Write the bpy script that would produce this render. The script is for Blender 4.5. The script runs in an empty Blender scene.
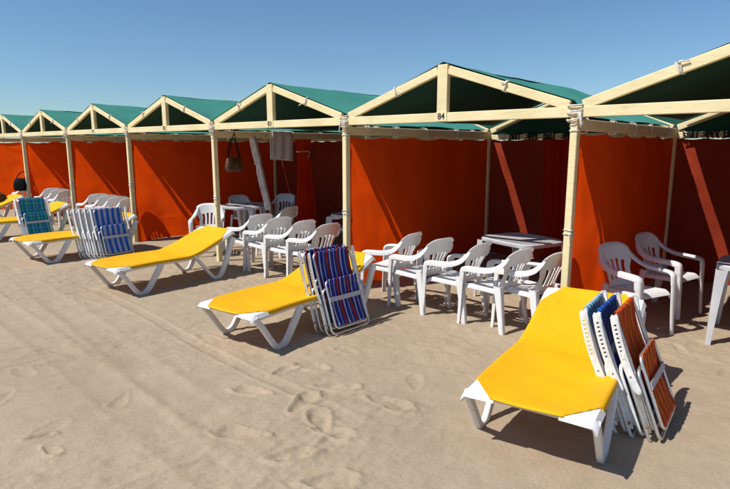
import bpy, math, random
import numpy as np
from mathutils import Vector, Matrix, Quaternion

random.seed(7)
R = math.radians
scene = bpy.context.scene
COL = scene.collection

# ------------------------------------------------------------------ camera
cam = bpy.data.cameras.new("camera")
cam.sensor_width = 36.0
cam.lens = 558.18 / 730.0 * 36.0
cam.clip_start = 0.05
cam.clip_end = 3000.0
camera = bpy.data.objects.new("camera", cam)
camera.location = (0.0, 0.0, 1.7104)
camera.rotation_euler = (R(90.0 - 9.922), 0.0, R(41.465))
COL.objects.link(camera)
scene.camera = camera

# ------------------------------------------------------------------ light
SUN_TRAVEL = Vector((0.37, 0.67, -1.0)).normalized()
SUN_ELEV = math.asin(-SUN_TRAVEL.z)
SUN_AZ = math.atan2(-SUN_TRAVEL.x, -SUN_TRAVEL.y)      # clockwise from +Y

world = bpy.data.worlds.new("World")
scene.world = world
world.use_nodes = True
wn = world.node_tree
wn.nodes.clear()
sky = wn.nodes.new("ShaderNodeTexSky")
sky.sky_type = 'NISHITA'
sky.sun_disc = False
sky.sun_elevation = SUN_ELEV
sky.sun_rotation = SUN_AZ
sky.altitude = 0.0
sky.air_density = 1.0
sky.dust_density = 0.15
sky.ozone_density = 3.2
bg = wn.nodes.new("ShaderNodeBackground")
bg.inputs[1].default_value = 0.090
wo = wn.nodes.new("ShaderNodeOutputWorld")
tint = wn.nodes.new("ShaderNodeMix")
tint.data_type = 'RGBA'
tint.blend_type = 'MULTIPLY'
tint.inputs[0].default_value = 1.0
tint.inputs[7].default_value = (0.80, 0.99, 1.12, 1.0)
wn.links.new(sky.outputs[0], tint.inputs[6])
wn.links.new(tint.outputs[2], bg.inputs[0])
wn.links.new(bg.outputs[0], wo.inputs[0])

sl = bpy.data.lights.new("sun", 'SUN')
sl.energy = 5.0
sl.angle = R(0.53)
sl.color = (1.0, 0.96, 0.90)
sun = bpy.data.objects.new("sun", sl)
sun.rotation_euler = SUN_TRAVEL.to_track_quat('-Z', 'Y').to_euler()
sun.location = (-12, -18, 26)
COL.objects.link(sun)

vs = scene.view_settings
vs.view_transform = 'Standard'
vs.look = 'None'
vs.exposure = 0.10
vs.gamma = 1.0
vs.use_curve_mapping = False

# ------------------------------------------------------------------ materials
MATS = {}


class NT:
    """small helper round a material node tree"""

    def __init__(self, name):
        self.m = bpy.data.materials.new(name)
        self.m.use_nodes = True
        self.t = self.m.node_tree
        self.t.nodes.clear()
        self.out = self.n("ShaderNodeOutputMaterial")

    def n(self, kind, **kw):
        nd = self.t.nodes.new(kind)
        for k, v in kw.items():
            if k.startswith('_'):
                setattr(nd, k[1:], v)
            else:
                nd.inputs[k.replace('_', ' ')].default_value = v
        return nd

    def l(self, a, b):
        self.t.links.new(a, b)

    def coord(self, scale=(1, 1, 1)):
        tc = self.n("ShaderNodeTexCoord")
        mp = self.n("ShaderNodeMapping")
        mp.inputs['Scale'].default_value = scale
        self.l(tc.outputs['Object'], mp.inputs[0])
        return mp.outputs[0]

    def noise(self, vec, scale, detail=4.0, rough=0.55):
        nd = self.n("ShaderNodeTexNoise")
        nd.inputs['Scale'].default_value = scale
        nd.inputs['Detail'].default_value = detail
        nd.inputs['Roughness'].default_value = rough
        self.l(vec, nd.inputs['Vector'])
        return nd.outputs['Fac']

    def ramp(self, fac, stops, interp='LINEAR'):
        nd = self.n("ShaderNodeValToRGB")
        cr = nd.color_ramp
        cr.interpolation = interp
        while len(cr.elements) < len(stops):
            cr.elements.new(0.5)
        for e, (p, c) in zip(cr.elements, stops):
            e.position = p
            e.color = (c[0], c[1], c[2], 1.0) if not isinstance(c, (int, float)) else (c, c, c, 1.0)
        self.l(fac, nd.inputs[0])
        return nd.outputs[0]

    def mul(self, a, b, fac=1.0):
        nd = self.n("ShaderNodeMix", _data_type='RGBA', _blend_type='MULTIPLY')
        nd.inputs[0].default_value = fac
        self.l(a, nd.inputs[6])
        self.l(b, nd.inputs[7])
        return nd.outputs[2]

    def mixc(self, fac, a, b):
        nd = self.n("ShaderNodeMix", _data_type='RGBA')
        self.l(fac, nd.inputs[0])
        for s, i in ((a, 6), (b, 7)):
            if isinstance(s, tuple):
                nd.inputs[i].default_value = (*s, 1.0)
            else:
                self.l(s, nd.inputs[i])
        return nd.outputs[2]

    def bump(self, h, strength, dist):
        nd = self.n("ShaderNodeBump")
        nd.inputs['Strength'].default_value = strength
        nd.inputs['Distance'].default_value = dist
        self.l(h, nd.inputs['Height'])
        return nd.outputs[0]

    def surf(self, color, rough=0.5, metal=0.0, normal=None, spec=0.5, translucent=0.0, tcolor=None):
        b = self.n("ShaderNodeBsdfPrincipled")
        if isinstance(color, tuple):
            b.inputs['Base Color'].default_value = (*color, 1.0)
        else:
            self.l(color, b.inputs['Base Color'])
        if isinstance(rough, (int, float)):
            b.inputs['Roughness'].default_value = rough
        else:
            self.l(rough, b.inputs['Roughness'])
        b.inputs['Metallic'].default_value = metal
        b.inputs['Specular IOR Level'].default_value = spec
        if normal is not None:
            self.l(normal, b.inputs['Normal'])
        o = b.outputs[0]
        if translucent > 0:
            tr = self.n("ShaderNodeBsdfTranslucent")
            if tcolor is None:
                tcolor = color
            if isinstance(tcolor, tuple):
                tr.inputs[0].default_value = (*tcolor, 1.0)
            else:
                self.l(tcolor, tr.inputs[0])
            mx = self.n("ShaderNodeMixShader")
            mx.inputs[0].default_value = translucent
            self.l(o, mx.inputs[1])
            self.l(tr.outputs[0], mx.inputs[2])
            o = mx.outputs[0]
        self.l(o, self.out.inputs[0])
        MATS[self.m.name] = self.m
        return self.m


def simple(name, col, rough=0.5, metal=0.0, var=0.15, scale=6.0, bump=0.0, bscale=60.0, spec=0.5, translucent=0.0):
    t = NT(name)
    v = t.coord()
    f = t.noise(v, scale, 5.0, 0.6)
    lo = tuple(c * (1 - var) for c in col)
    hi = tuple(min(1.0, c * (1 + var * 0.6)) for c in col)
    c = t.ramp(f, [(0.3, lo), (0.7, hi)])
    nrm = None
    if bump:
        nrm = t.bump(t.noise(v, bscale, 3.0), bump, 0.004)
    return t.surf(c, rough, metal, nrm, spec, translucent)


def mat_sand():
    t = NT('sand')
    v = t.coord()
    big = t.noise(v, 0.55, 4.0, 0.6)
    mid = t.noise(v, 5.0, 5.0, 0.65)
    fine = t.noise(v, 160.0, 3.0, 0.7)
    c = t.ramp(big, [(0.30, (0.358, 0.279, 0.194)), (0.72, (0.420, 0.331, 0.232))])
    c = t.mul(c, t.ramp(mid, [(0.25, (0.88, 0.87, 0.85)), (0.75, (1.06, 1.06, 1.06))]), 1.0)
    c = t.mul(c, t.ramp(fine, [(0.25, (0.74, 0.72, 0.70)), (0.5, (1.0, 1.0, 1.0)), (0.8, (1.15, 1.15, 1.14))]), 1.0)
    # sparse dark specks: bits of shell and weed
    vo = t.n("ShaderNodeTexVoronoi")
    vo.inputs['Scale'].default_value = 9.0
    t.l(v, vo.inputs['Vector'])
    sp = t.ramp(vo.outputs['Distance'], [(0.018, (0.35, 0.3, 0.26)), (0.03, (1, 1, 1))])
    c = t.mul(c, sp, 1.0)
    h = t.n("ShaderNodeMath", _operation='ADD')
    m2 = t.n("ShaderNodeMath", _operation='MULTIPLY')
    m2.inputs[1].default_value = 2.2
    t.l(t.noise(v, 38.0, 4.0, 0.65), m2.inputs[0])
    t.l(fine, h.inputs[0])
    t.l(m2.outputs[0], h.inputs[1])
    return t.surf(c, 0.95, 0.0, t.bump(h.outputs[0], 0.5, 0.005), 0.15)


def mat_cloth(name, lo, hi, trans, tcol, wscale=380.0, rough=0.8, streak=True, bump=0.15):
    t = NT(name)
    v = t.coord()
    f = t.noise(v, 1.3, 5.0, 0.6)
    c = t.ramp(f, [(0.28, lo), (0.74, hi)])
    if streak:
        s = t.noise(t.coord((5.0, 5.0, 0.5)), 1.0, 4.0, 0.6)
        c = t.mul(c, t.ramp(s, [(0.3, (0.90, 0.90, 0.90)), (0.65, (1.03, 1.03, 1.03))]), 1.0)
    w = t.noise(v, wscale, 1.0)
    w2 = t.noise(v, 22.0, 4.0)
    a = t.n("ShaderNodeMath", _operation='ADD')
    t.l(w, a.inputs[0]); t.l(w2, a.inputs[1])
    return t.surf(c, rough, 0.0, t.bump(a.outputs[0], bump, 0.004), 0.2, trans, tcol)


def mat_stripes(name, stops, period, rough=0.75, weft=None, wperiod=0.1):
    """bands of woven colour that run the length of the fabric (across its local x)"""
    t = NT(name)
    tc = t.n("ShaderNodeTexCoord")
    sx = t.n("ShaderNodeSeparateXYZ")
    t.l(tc.outputs['Object'], sx.inputs[0])

    def frac(sock, per):
        d = t.n("ShaderNodeMath", _operation='DIVIDE'); d.inputs[1].default_value = per
        t.l(sock, d.inputs[0])
        fr = t.n("ShaderNodeMath", _operation='FRACT')
        ad = t.n("ShaderNodeMath", _operation='ADD'); ad.inputs[1].default_value = 20.03
        t.l(d.outputs[0], ad.inputs[0]); t.l(ad.outputs[0], fr.inputs[0])
        return fr.outputs[0]
    c = t.ramp(frac(sx.outputs[0], period), stops, 'CONSTANT')
    if weft:
        c = t.mul(c, t.ramp(frac(sx.outputs[2], wperiod), weft, 'CONSTANT'), 1.0)
    v = t.coord()
    c = t.mul(c, t.ramp(t.noise(v, 18.0, 4.0), [(0.3, (0.8, 0.8, 0.8)), (0.7, (1.08, 1.08, 1.08))]), 1.0)
    return t.surf(c, rough, 0.0, t.bump(t.noise(v, 500.0, 1.0), 0.2, 0.002), 0.25, 0.15)


mat_sand()


def mat_paint():
    t = NT('cream_paint')
    v = t.coord()
    c = t.ramp(t.noise(v, 3.0, 5.0), [(0.3, (0.70, 0.59, 0.33)), (0.7, (0.82, 0.71, 0.43))])
    d = t.noise(v, 26.0, 6.0, 0.7)
    c = t.mul(c, t.ramp(d, [(0.20, (0.40, 0.34, 0.27)), (0.33, (1, 1, 1))]), 0.8)
    g = t.noise(t.coord((3.0, 3.0, 22.0)), 2.0, 5.0, 0.7)
    c = t.mul(c, t.ramp(g, [(0.28, (0.80, 0.75, 0.66)), (0.50, (1, 1, 1))]), 0.7)
    return t.surf(c, 0.55, 0.0, t.bump(t.noise(v, 90.0, 3.0), 0.15, 0.003), 0.35)


mat_paint()
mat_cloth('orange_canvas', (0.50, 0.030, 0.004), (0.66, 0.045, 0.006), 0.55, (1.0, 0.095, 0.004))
mat_cloth('shaded_orange_canvas', (0.21, 0.022, 0.006), (0.27, 0.030, 0.008), 0.02, (0.5, 0.05, 0.01))  # orange canvas darkened; the tents' inside shade is put into the colour
mat_cloth('shaded_green_canvas', (0.010, 0.055, 0.040), (0.018, 0.080, 0.058), 0.0, None, streak=False)  # cover green darkened; shade under the roof is put into the colour
mat_cloth('green_canvas', (0.040, 0.220, 0.170), (0.068, 0.280, 0.220), 0.02, (0.03, 0.20, 0.15), streak=False, bump=0.25)
def mat_sling():
    t = NT('yellow_sling')
    v = t.coord()
    c = t.ramp(t.noise(v, 2.2, 5.0, 0.6), [(0.28, (0.78, 0.385, 0.003)), (0.74, (0.88, 0.48, 0.005))])
    # sun-faded scuffs and sandy smears
    sm = t.ramp(t.noise(t.coord((1.0, 0.45, 1.0)), 7.0, 7.0, 0.72), [(0.56, 0.0), (0.78, 1.0)])
    k = t.n("ShaderNodeMath", _operation='MULTIPLY'); k.inputs[1].default_value = 0.42
    t.l(sm, k.inputs[0])
    c = t.mixc(k.outputs[0], c, (0.66, 0.42, 0.09))
    w1 = t.n("ShaderNodeTexWave"); w1.inputs['Scale'].default_value = 95.0; w1.bands_direction = 'X'
    w2 = t.n("ShaderNodeTexWave"); w2.inputs['Scale'].default_value = 95.0; w2.bands_direction = 'Y'
    t.l(v, w1.inputs[0]); t.l(v, w2.inputs[0])
    a = t.n("ShaderNodeMath", _operation='ADD'); t.l(w1.outputs[1], a.inputs[0]); t.l(w2.outputs[1], a.inputs[1])
    b = t.n("ShaderNodeMath", _operation='MULTIPLY_ADD'); b.inputs[1].default_value = 3.0
    t.l(t.noise(v, 14.0, 5.0), b.inputs[0]); t.l(a.outputs[0], b.inputs[2])
    return t.surf(c, 0.62, 0.0, t.bump(b.outputs[0], 0.16, 0.003), 0.25, 0.10, (0.9, 0.45, 0.0))


mat_sling()


def mat_plastic():
    t = NT('white_plastic')
    v = t.coord()
    c = t.ramp(t.noise(v, 5.0, 5.0), [(0.3, (0.70, 0.69, 0.67)), (0.7, (0.80, 0.80, 0.79))])
    d = t.noise(v, 30.0, 6.0, 0.7)
    c = t.mul(c, t.ramp(d, [(0.25, (0.66, 0.60, 0.52)), (0.42, (1, 1, 1))]), 0.7)
    return t.surf(c, t.ramp(d, [(0.3, 0.6), (0.7, 0.36)]), 0.0, t.bump(t.noise(v, 140.0, 3.0), 0.06, 0.002), 0.45, 0.06)


mat_plastic()
simple('table_plastic', (0.50, 0.50, 0.51), 0.3, 0.0, 0.10, 5.0, 0.05, 120.0)
simple('aluminium', (0.72, 0.73, 0.74), 0.36, 0.85, 0.12, 22.0)
simple('white_tube', (0.76, 0.76, 0.75), 0.4, 0.0, 0.14, 20.0)
simple('strap_grey', (0.52, 0.52, 0.55), 0.6, 0.0, 0.12, 30.0)
simple('rope_white', (0.66, 0.62, 0.55), 0.9, 0.0, 0.3, 60.0, 0.3, 300.0)
simple('rope_dark', (0.03, 0.028, 0.027), 0.85, 0.0, 0.4, 60.0, 0.3, 300.0)
simple('ink', (0.018, 0.018, 0.02), 0.6, 0.0, 0.2, 40.0)
simple('towel_white', (0.74, 0.70, 0.70), 0.95, 0.0, 0.12, 14.0, 0.35, 260.0, 0.1, 0.2)
simple('roll_grey', (0.55, 0.50, 0.49), 0.9, 0.0, 0.25, 10.0, 0.3, 90.0, 0.1)
simple('bag_leather', (0.085, 0.040, 0.012), 0.45, 0.0, 0.45, 20.0, 0.3, 120.0)
simple('black_cloth', (0.008, 0.0075, 0.009), 0.9, 0.0, 0.3, 25.0, 0.3, 120.0, 0.15)
simple('brown_cloth', (0.07, 0.035, 0.025), 0.9, 0.0, 0.5, 18.0, 0.3, 100.0)
simple('pink_cloth', (0.5, 0.36, 0.31), 0.9, 0.0, 0.4, 14.0, 0.3, 100.0)
simple('green_cloth', (0.25, 0.45, 0.05), 0.9, 0.0, 0.4, 14.0, 0.3, 100.0)
simple('brass', (0.75, 0.5, 0.18), 0.3, 0.9, 0.1)
simple('rust', (0.32, 0.15, 0.05), 0.8, 0.3, 0.4, 40.0)

BL = (0.018, 0.035, 0.32); WH = (0.60, 0.62, 0.66); RD = (0.42, 0.03, 0.02); NV = (0.012, 0.018, 0.12); GY = (0.36, 0.40, 0.50)
mat_stripes('red_blue_stripes', [(0.0, BL), (0.22, WH), (0.32, BL), (0.42, NV), (0.50, RD), (0.66, NV), (0.70, BL), (0.84, GY), (0.92, BL)], 0.135)
mat_stripes('blue_white_stripes', [(0.0, (0.025, 0.13, 0.60)), (0.55, (0.50, 0.58, 0.72)), (0.70, (0.30, 0.40, 0.62)), (0.85, (0.50, 0.58, 0.72))], 0.088)
mat_stripes('pale_blue_stripes', [(0.0, (0.10, 0.36, 0.55)), (0.5, (0.55, 0.62, 0.68))], 0.06)
mat_stripes('deep_blue_stripes', [(0.0, (0.01, 0.05, 0.34)), (0.7, (0.04, 0.22, 0.55))], 0.07)
mat_stripes('orange_stripes', [(0.0, (0.62, 0.05, 0.012)), (0.26, (0.80, 0.24, 0.012)), (0.40, (0.32, 0.02, 0.012)), (0.52, (0.75, 0.12, 0.012)), (0.70, (0.82, 0.36, 0.02)), (0.78, (0.50, 0.03, 0.012))], 0.085)
mat_stripes('teal_plaid', [(0.0, (0.02, 0.22, 0.36)), (0.3, (0.06, 0.48, 0.48)), (0.45, (0.03, 0.13, 0.42)), (0.62, (0.09, 0.50, 0.32)), (0.8, (0.03, 0.32, 0.55))], 0.13,
            weft=[(0.0, (1, 1, 1)), (0.42, (0.6, 0.75, 0.8)), (0.62, (1.25, 1.3, 1.2)), (0.86, (0.75, 0.8, 0.9))], wperiod=0.12)

# ------------------------------------------------------------------ mesh helpers


def catmull(pts, per=5):
    pts = [Vector(p) for p in pts]
    P = [pts[0] * 2 - pts[1]] + pts + [pts[-1] * 2 - pts[-2]]
    out = []
    for i in range(1, len(P) - 2):
        for k in range(per):
            t = k / per
            a, b, c, d = P[i - 1], P[i], P[i + 1], P[i + 2]
            out.append(0.5 * ((2 * b) + (c - a) * t + (2 * a - 5 * b + 4 * c - d) * t * t + (3 * b - a - 3 * c + d) * t ** 3))
    out.append(pts[-1])
    return out


class MB:
    def __init__(self):
        self.v = []
        self.f = []

    def box(self, c, s):
        x, y, z = c
        a, b, d = s[0] / 2, s[1] / 2, s[2] / 2
        i = len(self.v)
        for dx in (-a, a):
            for dy in (-b, b):
                for dz in (-d, d):
                    self.v.append((x + dx, y + dy, z + dz))
        for q in ((0, 1, 3, 2), (4, 6, 7, 5), (0, 4, 5, 1), (2, 3, 7, 6), (0, 2, 6, 4), (1, 5, 7, 3)):
            self.f.append(tuple(i + k for k in q))
        return self

    def loft(self, rings, closed=True, cap=True, loop=False):
        i = len(self.v)
        n = len(rings[0])
        for r in rings:
            self.v += [tuple(p) for p in r]
        m = len(rings)
        for a in range(m if loop else m - 1):
            b = (a + 1) % m
            for k in range(n if closed else n - 1):
                k2 = (k + 1) % n
                self.f.append((i + a * n + k, i + a * n + k2, i + b * n + k2, i + b * n + k))
        if cap and closed and not loop:
            self.f.append(tuple(i + k for k in range(n))[::-1])
            self.f.append(tuple(i + (m - 1) * n + k for k in range(n)))
        return self

    def beam(self, p0, p1, w, h, side, ch=0.005):
        """bar with chamfered edges; w along the side vector, h across it"""
        p0, p1 = Vector(p0), Vector(p1)
        d = (p1 - p0).normalized()
        s = Vector(side)
        s = (s - d * s.dot(d)).normalized()
        u = d.cross(s)
        a, b = w / 2, h / 2
        prof = [(-a + ch, -b), (a - ch, -b), (a, -b + ch), (a, b - ch), (a - ch, b), (-a + ch, b), (-a, b - ch), (-a, -b + ch)]
        e = d * ch
        rings = [[p + e * k + s * (x * g) + u * (y * g) for x, y in prof] for p, k, g in ((p0, 0, 0.93), (p0, 1, 1), (p1, -1, 1), (p1, 0, 0.93))]
        return self.loft(rings)

    def tube(self, path, r, n=8, loop=False):
        path = [Vector(p) for p in path]
        m = len(path)
        rings = []
        ref = None
        for i, p in enumerate(path):
            if loop:
                d = path[(i + 1) % m] - path[i - 1]
            else:
                d = path[min(i + 1, m - 1)] - path[max(i - 1, 0)]
            d.normalize()
            if ref is None:
                ref = Vector((0, 0, 1)) if abs(d.z) < 0.9 else Vector((1, 0, 0))
                if loop:
                    # a fixed reference keeps the seam of a closed loop clean
                    nrm = sum(((path[k] - path[0]).cross(path[(k + 1) % m] - path[0]) for k in range(m)), Vector())
                    if nrm.length > 1e-9:
                        ref = nrm.normalized()
            s = (ref - d * ref.dot(d))
            if s.length < 1e-5:
                s = d.orthogonal()
            s.normalize()
            if not loop:
                ref = s
            u = d.cross(s)
            rr = r[i] if isinstance(r, (list, tuple)) else r
            rings.append([p + s * (rr * math.cos(2 * math.pi * k / n)) + u * (rr * math.sin(2 * math.pi * k / n)) for k in range(n)])
        return self.loft(rings, loop=loop)

    def strip(self, path, widths, thick, wdir, ch=0.25):
        """solid bar of rectangular section along a path: widths across the path in its own plane, thick along wdir"""
        path = [Vector(p) for p in path]
        wd = Vector(wdir).normalized()
        rings = []
        m = len(path)
        for i, p in enumerate(path):
            d = (path[min(i + 1, m - 1)] - path[max(i - 1, 0)]).normalized()
            u = d.cross(wd).normalized()
            w = (widths[i] if isinstance(widths, (list, tuple)) else widths) / 2
            t = thick / 2
            c = min(w, t) * ch
            prof = [(-w + c, -t), (w - c, -t), (w, -t + c), (w, t - c), (w - c, t), (-w + c, t), (-w, t - c), (-w, -t + c)]
            rings.append([p + u * a + wd * b for a, b in prof])
        return self.loft(rings)

    def shell(self, P, T, mask=None):
        """solid skin of thickness T under a grid of points; mask drops cells to leave real openings"""
        P = np.asarray(P, float)
        n, m, _ = P.shape
        du = np.gradient(P, axis=0)
        dv = np.gradient(P, axis=1)
        N = np.cross(du, dv)
        N /= np.maximum(np.linalg.norm(N, axis=2, keepdims=True), 1e-9)
        Q = P - N * T
        if mask is None:
            mask = np.ones((n - 1, m - 1), bool)
        idx = {}

        def vid(s, i, j):
            k = (s, i, j)
            if k not in idx:
                idx[k] = len(self.v)
                self.v.append(tuple((P if s == 0 else Q)[i, j]))
            return idx[k]
        for i in range(n - 1):
            for j in range(m - 1):
                if not mask[i, j]:
                    continue
                self.f.append((vid(0, i, j), vid(0, i + 1, j), vid(0, i + 1, j + 1), vid(0, i, j + 1)))
                self.f.append((vid(1, i, j), vid(1, i, j + 1), vid(1, i + 1, j + 1), vid(1, i + 1, j)))
                for di, dj, a, b in ((-1, 0, (i, j), (i, j + 1)), (1, 0, (i + 1, j + 1), (i + 1, j)), (0, -1, (i + 1, j), (i, j)), (0, 1, (i, j + 1), (i + 1, j + 1))):
                    ii, jj = i + di, j + dj
                    if 0 <= ii < n - 1 and 0 <= jj < m - 1 and mask[ii, jj]:
                        continue
                    self.f.append((vid(0, *a), vid(0, *b), vid(1, *b), vid(1, *a)))
        return self

    def sheet(self, P):
        P = np.asarray(P, float)
        n, m, _ = P.shape
        o = len(self.v)
        self.v += [tuple(p) for p in P.reshape(-1, 3)]
        for i in range(n - 1):
            for j in range(m - 1):
                a = o + i * m + j
                self.f.append((a, a + m, a + m + 1, a + 1))
        return self

    def build(self, name, mat, parent=None, smooth=None):
        me = bpy.data.meshes.new(name)
        me.from_pydata([tuple(v) for v in self.v], [], self.f)
        me.materials.append(MATS[mat])
        return link(name, me, parent, smooth)


def link(name, me, parent=None, smooth=None):
    if smooth is not None:
        me.shade_smooth()
        if smooth < 179:
            me.set_sharp_from_angle(angle=R(smooth))
    me.validate()
    o = bpy.data.objects.new(name, me)
    COL.objects.link(o)
    if parent is not None:
        o.parent = parent
    return o


def tag(o, label, cat, group=None, kind=None):
    o['label'] = label
    o['category'] = cat
    if group:
        o['group'] = group
    if kind:
        o['kind'] = kind
    return o


def thing(name, label, cat, loc=(0, 0, 0), rz=0.0, group=None):
    o = bpy.data.objects.new(name, None)
    o.empty_display_size = 0.1
    COL.objects.link(o)
    o.location = loc
    o.rotation_euler = (0, 0, rz)
    return tag(o, label, cat, group)


def dup(root, loc, rot, label, group=None):
    r = root.copy()
    COL.objects.link(r)
    r.location = loc
    r.rotation_euler = rot if isinstance(rot, tuple) else (0, 0, rot)
    r['label'] = label
    if group:
        r['group'] = group
    for ch in list(root.children):
        c = ch.copy()
        COL.objects.link(c)
        c.parent = r
        for g in list(ch.children):
            d = g.copy()
            COL.objects.link(d)
            d.parent = c
    return r


def again(o, parent, matrix=None):
    """another piece of the same kind that shares its mesh"""
    c = o.copy()
    COL.objects.link(c)
    c.parent = parent
    if matrix is not None:
        c.matrix_local = matrix
    return c


def vnoise(x, y, seed, period=512):
    """smooth value noise, numpy arrays in, about -1..1 out"""
    g = np.random.RandomState(seed).rand(period, period) * 2 - 1
    xi = np.floor(x).astype(int); yi = np.floor(y).astype(int)
    fx = x - xi; fy = y - yi
    fx = fx * fx * fx * (fx * (fx * 6 - 15) + 10)
    fy = fy * fy * fy * (fy * (fy * 6 - 15) + 10)
    a = g[xi % period, yi % period]; b = g[(xi + 1) % period, yi % period]
    c = g[xi % period, (yi + 1) % period]; d = g[(xi + 1) % period, (yi + 1) % period]
    return (a * (1 - fx) + b * fx) * (1 - fy) + (c * (1 - fx) + d * fx) * fy


def fbm(x, y, seed, octs=4, gain=0.5):
    s = 0.0; a = 1.0
    for k in range(octs):
        s = s + a * vnoise(x * 2 ** k + 17.3 * k, y * 2 ** k + 5.1 * k, seed + k)
        a *= gain
    return s


# ------------------------------------------------------------------ sand
PX0, PITCH, FRONT, DEPTH = -1.862, 2.672, 4.80, 3.336


def post_x(k):
    return PX0 - PITCH * k


def axis(lo, hi, step, far_lo, far_hi, grow=1.22):
    core = list(np.arange(lo, hi + step * 0.5, step))
    s = step; p = lo; left = []
    while p > far_lo:
        s *= grow; p -= s; left.append(p)
    s = step; p = core[-1]; right = []
    while p < far_hi:
        s *= grow; p += s; right.append(p)
    return np.array(left[::-1] + core + right)


FOOTPRINTS = [  # x, y, heading in degrees, length
]


def build_sand():
    xs = axis(-8.4, 1.9, 0.0125, -900.0, 900.0)
    ys = axis(0.75, 6.1, 0.0115, -300.0, 1200.0)
    X, Y = np.meshgrid(xs, ys, indexing='ij')
    near = np.clip(1.0 - (np.hypot(X + 3, Y - 3) - 9.0) / 8.0, 0, 1)
    Z = 0.011 * fbm(X * 0.9, Y * 0.9, 3, 3) - 0.006
    Z += 0.0060 * fbm(X * 2.6, Y * 2.6, 11, 3) + 0.004 * np.abs(vnoise(X * 4.1, Y * 5.3, 13))
    # trodden, wind-smoothed texture: stronger in some patches
    patch = np.clip(0.55 + 0.8 * vnoise(X * 0.7 + 3, Y * 0.7, 21), 0.1, 1.2)
    Z += patch * 0.0042 * fbm(X * 14, Y * 14, 31, 3, 0.6)
    # lines left by a rake and by wheels, running out from the tents
    a = R(84)
    U = X * math.cos(a) + Y * math.sin(a)
    V = -X * math.sin(a) + Y * math.cos(a)
    V2 = V + 0.035 * vnoise(U * 0.9, V * 0.5, 41)
    rid = np.sin(V2 * 2 * math.pi / 0.13 + 3.0 * vnoise(U * 1.3, V * 2.6, 42))
    Z += 0.0020 * rid * np.clip(vnoise(U * 0.45, V * 1.1, 43) + 0.05, 0, 1) * np.clip((3.6 - Y) / 1.0, 0, 1)
    # broken crusts along the rake lines
    crust = np.clip(vnoise(U * 8, V2 * 21, 44) - 0.10, 0, 1) + 0.5 * np.clip(vnoise(U * 17, V2 * 44, 46), 0, 1)
    Z += 0.0125 * crust * np.clip(vnoise(U * 0.6 + 9, V * 1.6, 45) + 0.25, 0, 1) * np.clip((3.4 - Y) / 0.8, 0, 1)
    # two wheel tracks crossing in front of the loungers
    for (x0, y0, x1, y1, w) in ((-8.3, 1.82, -1.6, 1.50, 0.11), (-8.3, 2.42, -1.9, 1.74, 0.11), (-7.2, 2.78, -2.0, 2.42, 0.05), (-1.4, 2.2, 1.6, 2.1, 0.10)):
        d = np.hypot(x1 - x0, y1 - y0)
        tx, ty = (x1 - x0) / d, (y1 - y0) / d
        s = (X - x0) * tx + (Y - y0) * ty
        q = -(X - x0) * ty + (Y - y0) * tx + 0.05 * vnoise(s * 0.6, s * 0 + w * 50, 51)
        on = np.clip(s / 0.5, 0, 1) * np.clip((d - s) / 0.5, 0, 1) * np.clip(0.6 + vnoise(s * 0.8, s * 0 + 3, 52), 0.2, 1)
        Z += 0.8 * on * (-0.007 * np.exp(-(q / w) ** 4) + 0.005 * np.exp(-((np.abs(q) - w * 1.45) / (w * 0.35)) ** 2))
    # footprints
    rs = np.random.RandomState(5)
    fps = list(FOOTPRINTS)
    for k in range(80):
        x = rs.uniform(-7.6, 1.4); y = rs.uniform(1.0, 4.6)
        fps.append((x, y, rs.uniform(0, 360), rs.uniform(0.2, 0.27)))
    for k in range(70):     # worn ground by the chairs and under the tents
        fps.append((rs.uniform(-8, 1.2), rs.uniform(3.6, 5.6), rs.uniform(0, 360), rs.uniform(0.2, 0.26)))
    for n, (fx, fy, fa, L) in enumerate(fps):
        known = n < len(FOOTPRINTS)
        i0, i1 = np.searchsorted(xs, [fx - 0.4, fx + 0.4]); j0, j1 = np.searchsorted(ys, [fy - 0.4, fy + 0.4])
        if i1 - i0 < 3 or j1 - j0 < 3:
            continue
        xx = X[i0:i1, j0:j1] - fx; yy = Y[i0:i1, j0:j1] - fy
        ca, sa = math.cos(R(fa)), math.sin(R(fa))
        p = (xx * ca + yy * sa) / (L * 0.5); q = (-xx * sa + yy * ca) / (L * 0.21)
        q = q * (1.0 + 0.35 * np.clip(-p, -0.6, 1))           # narrower heel
        r = np.sqrt(p * p + q * q) + 0.30 * vnoise(xx * 9 + 40 + n * 3.7, yy * 9 + 40, 61) + 0.12 * vnoise(xx * 31 + 40 + n, yy * 31 + 40, 62)
        dep = 0.021 if known else rs.uniform(0.002, 0.008)
        Z[i0:i1, j0:j1] += -dep * np.clip((1.12 - r) / 0.6, 0, 1) * (0.75 + 0.25 * np.abs(p)) + dep * 0.55 * np.exp(-((r - 1.32) / 0.20) ** 2)
    Z *= near
    Z -= 0.004
    n, m = X.shape
    co = np.stack([X, Y, Z], -1).reshape(-1, 3)
    ii, jj = np.meshgrid(np.arange(n - 1), np.arange(m - 1), indexing='ij')
    a0 = (ii * m + jj).ravel()
    q = np.stack([a0, a0 + m, a0 + m + 1, a0 + 1], 1).astype(np.int32)
    me = bpy.data.meshes.new('sand')
    me.vertices.add(len(co)); me.vertices.foreach_set('co', co.astype(np.float32).ravel())
    me.loops.add(q.size); me.loops.foreach_set('vertex_index', q.ravel())
    me.polygons.add(len(q)); me.polygons.foreach_set('loop_start', np.arange(0, q.size, 4, dtype=np.int32))
    me.update(calc_edges=True)
    me.materials.append(MATS['sand'])
    o = link('sand', me, None, 180)
    o['kind'] = 'structure'
    return o


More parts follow.
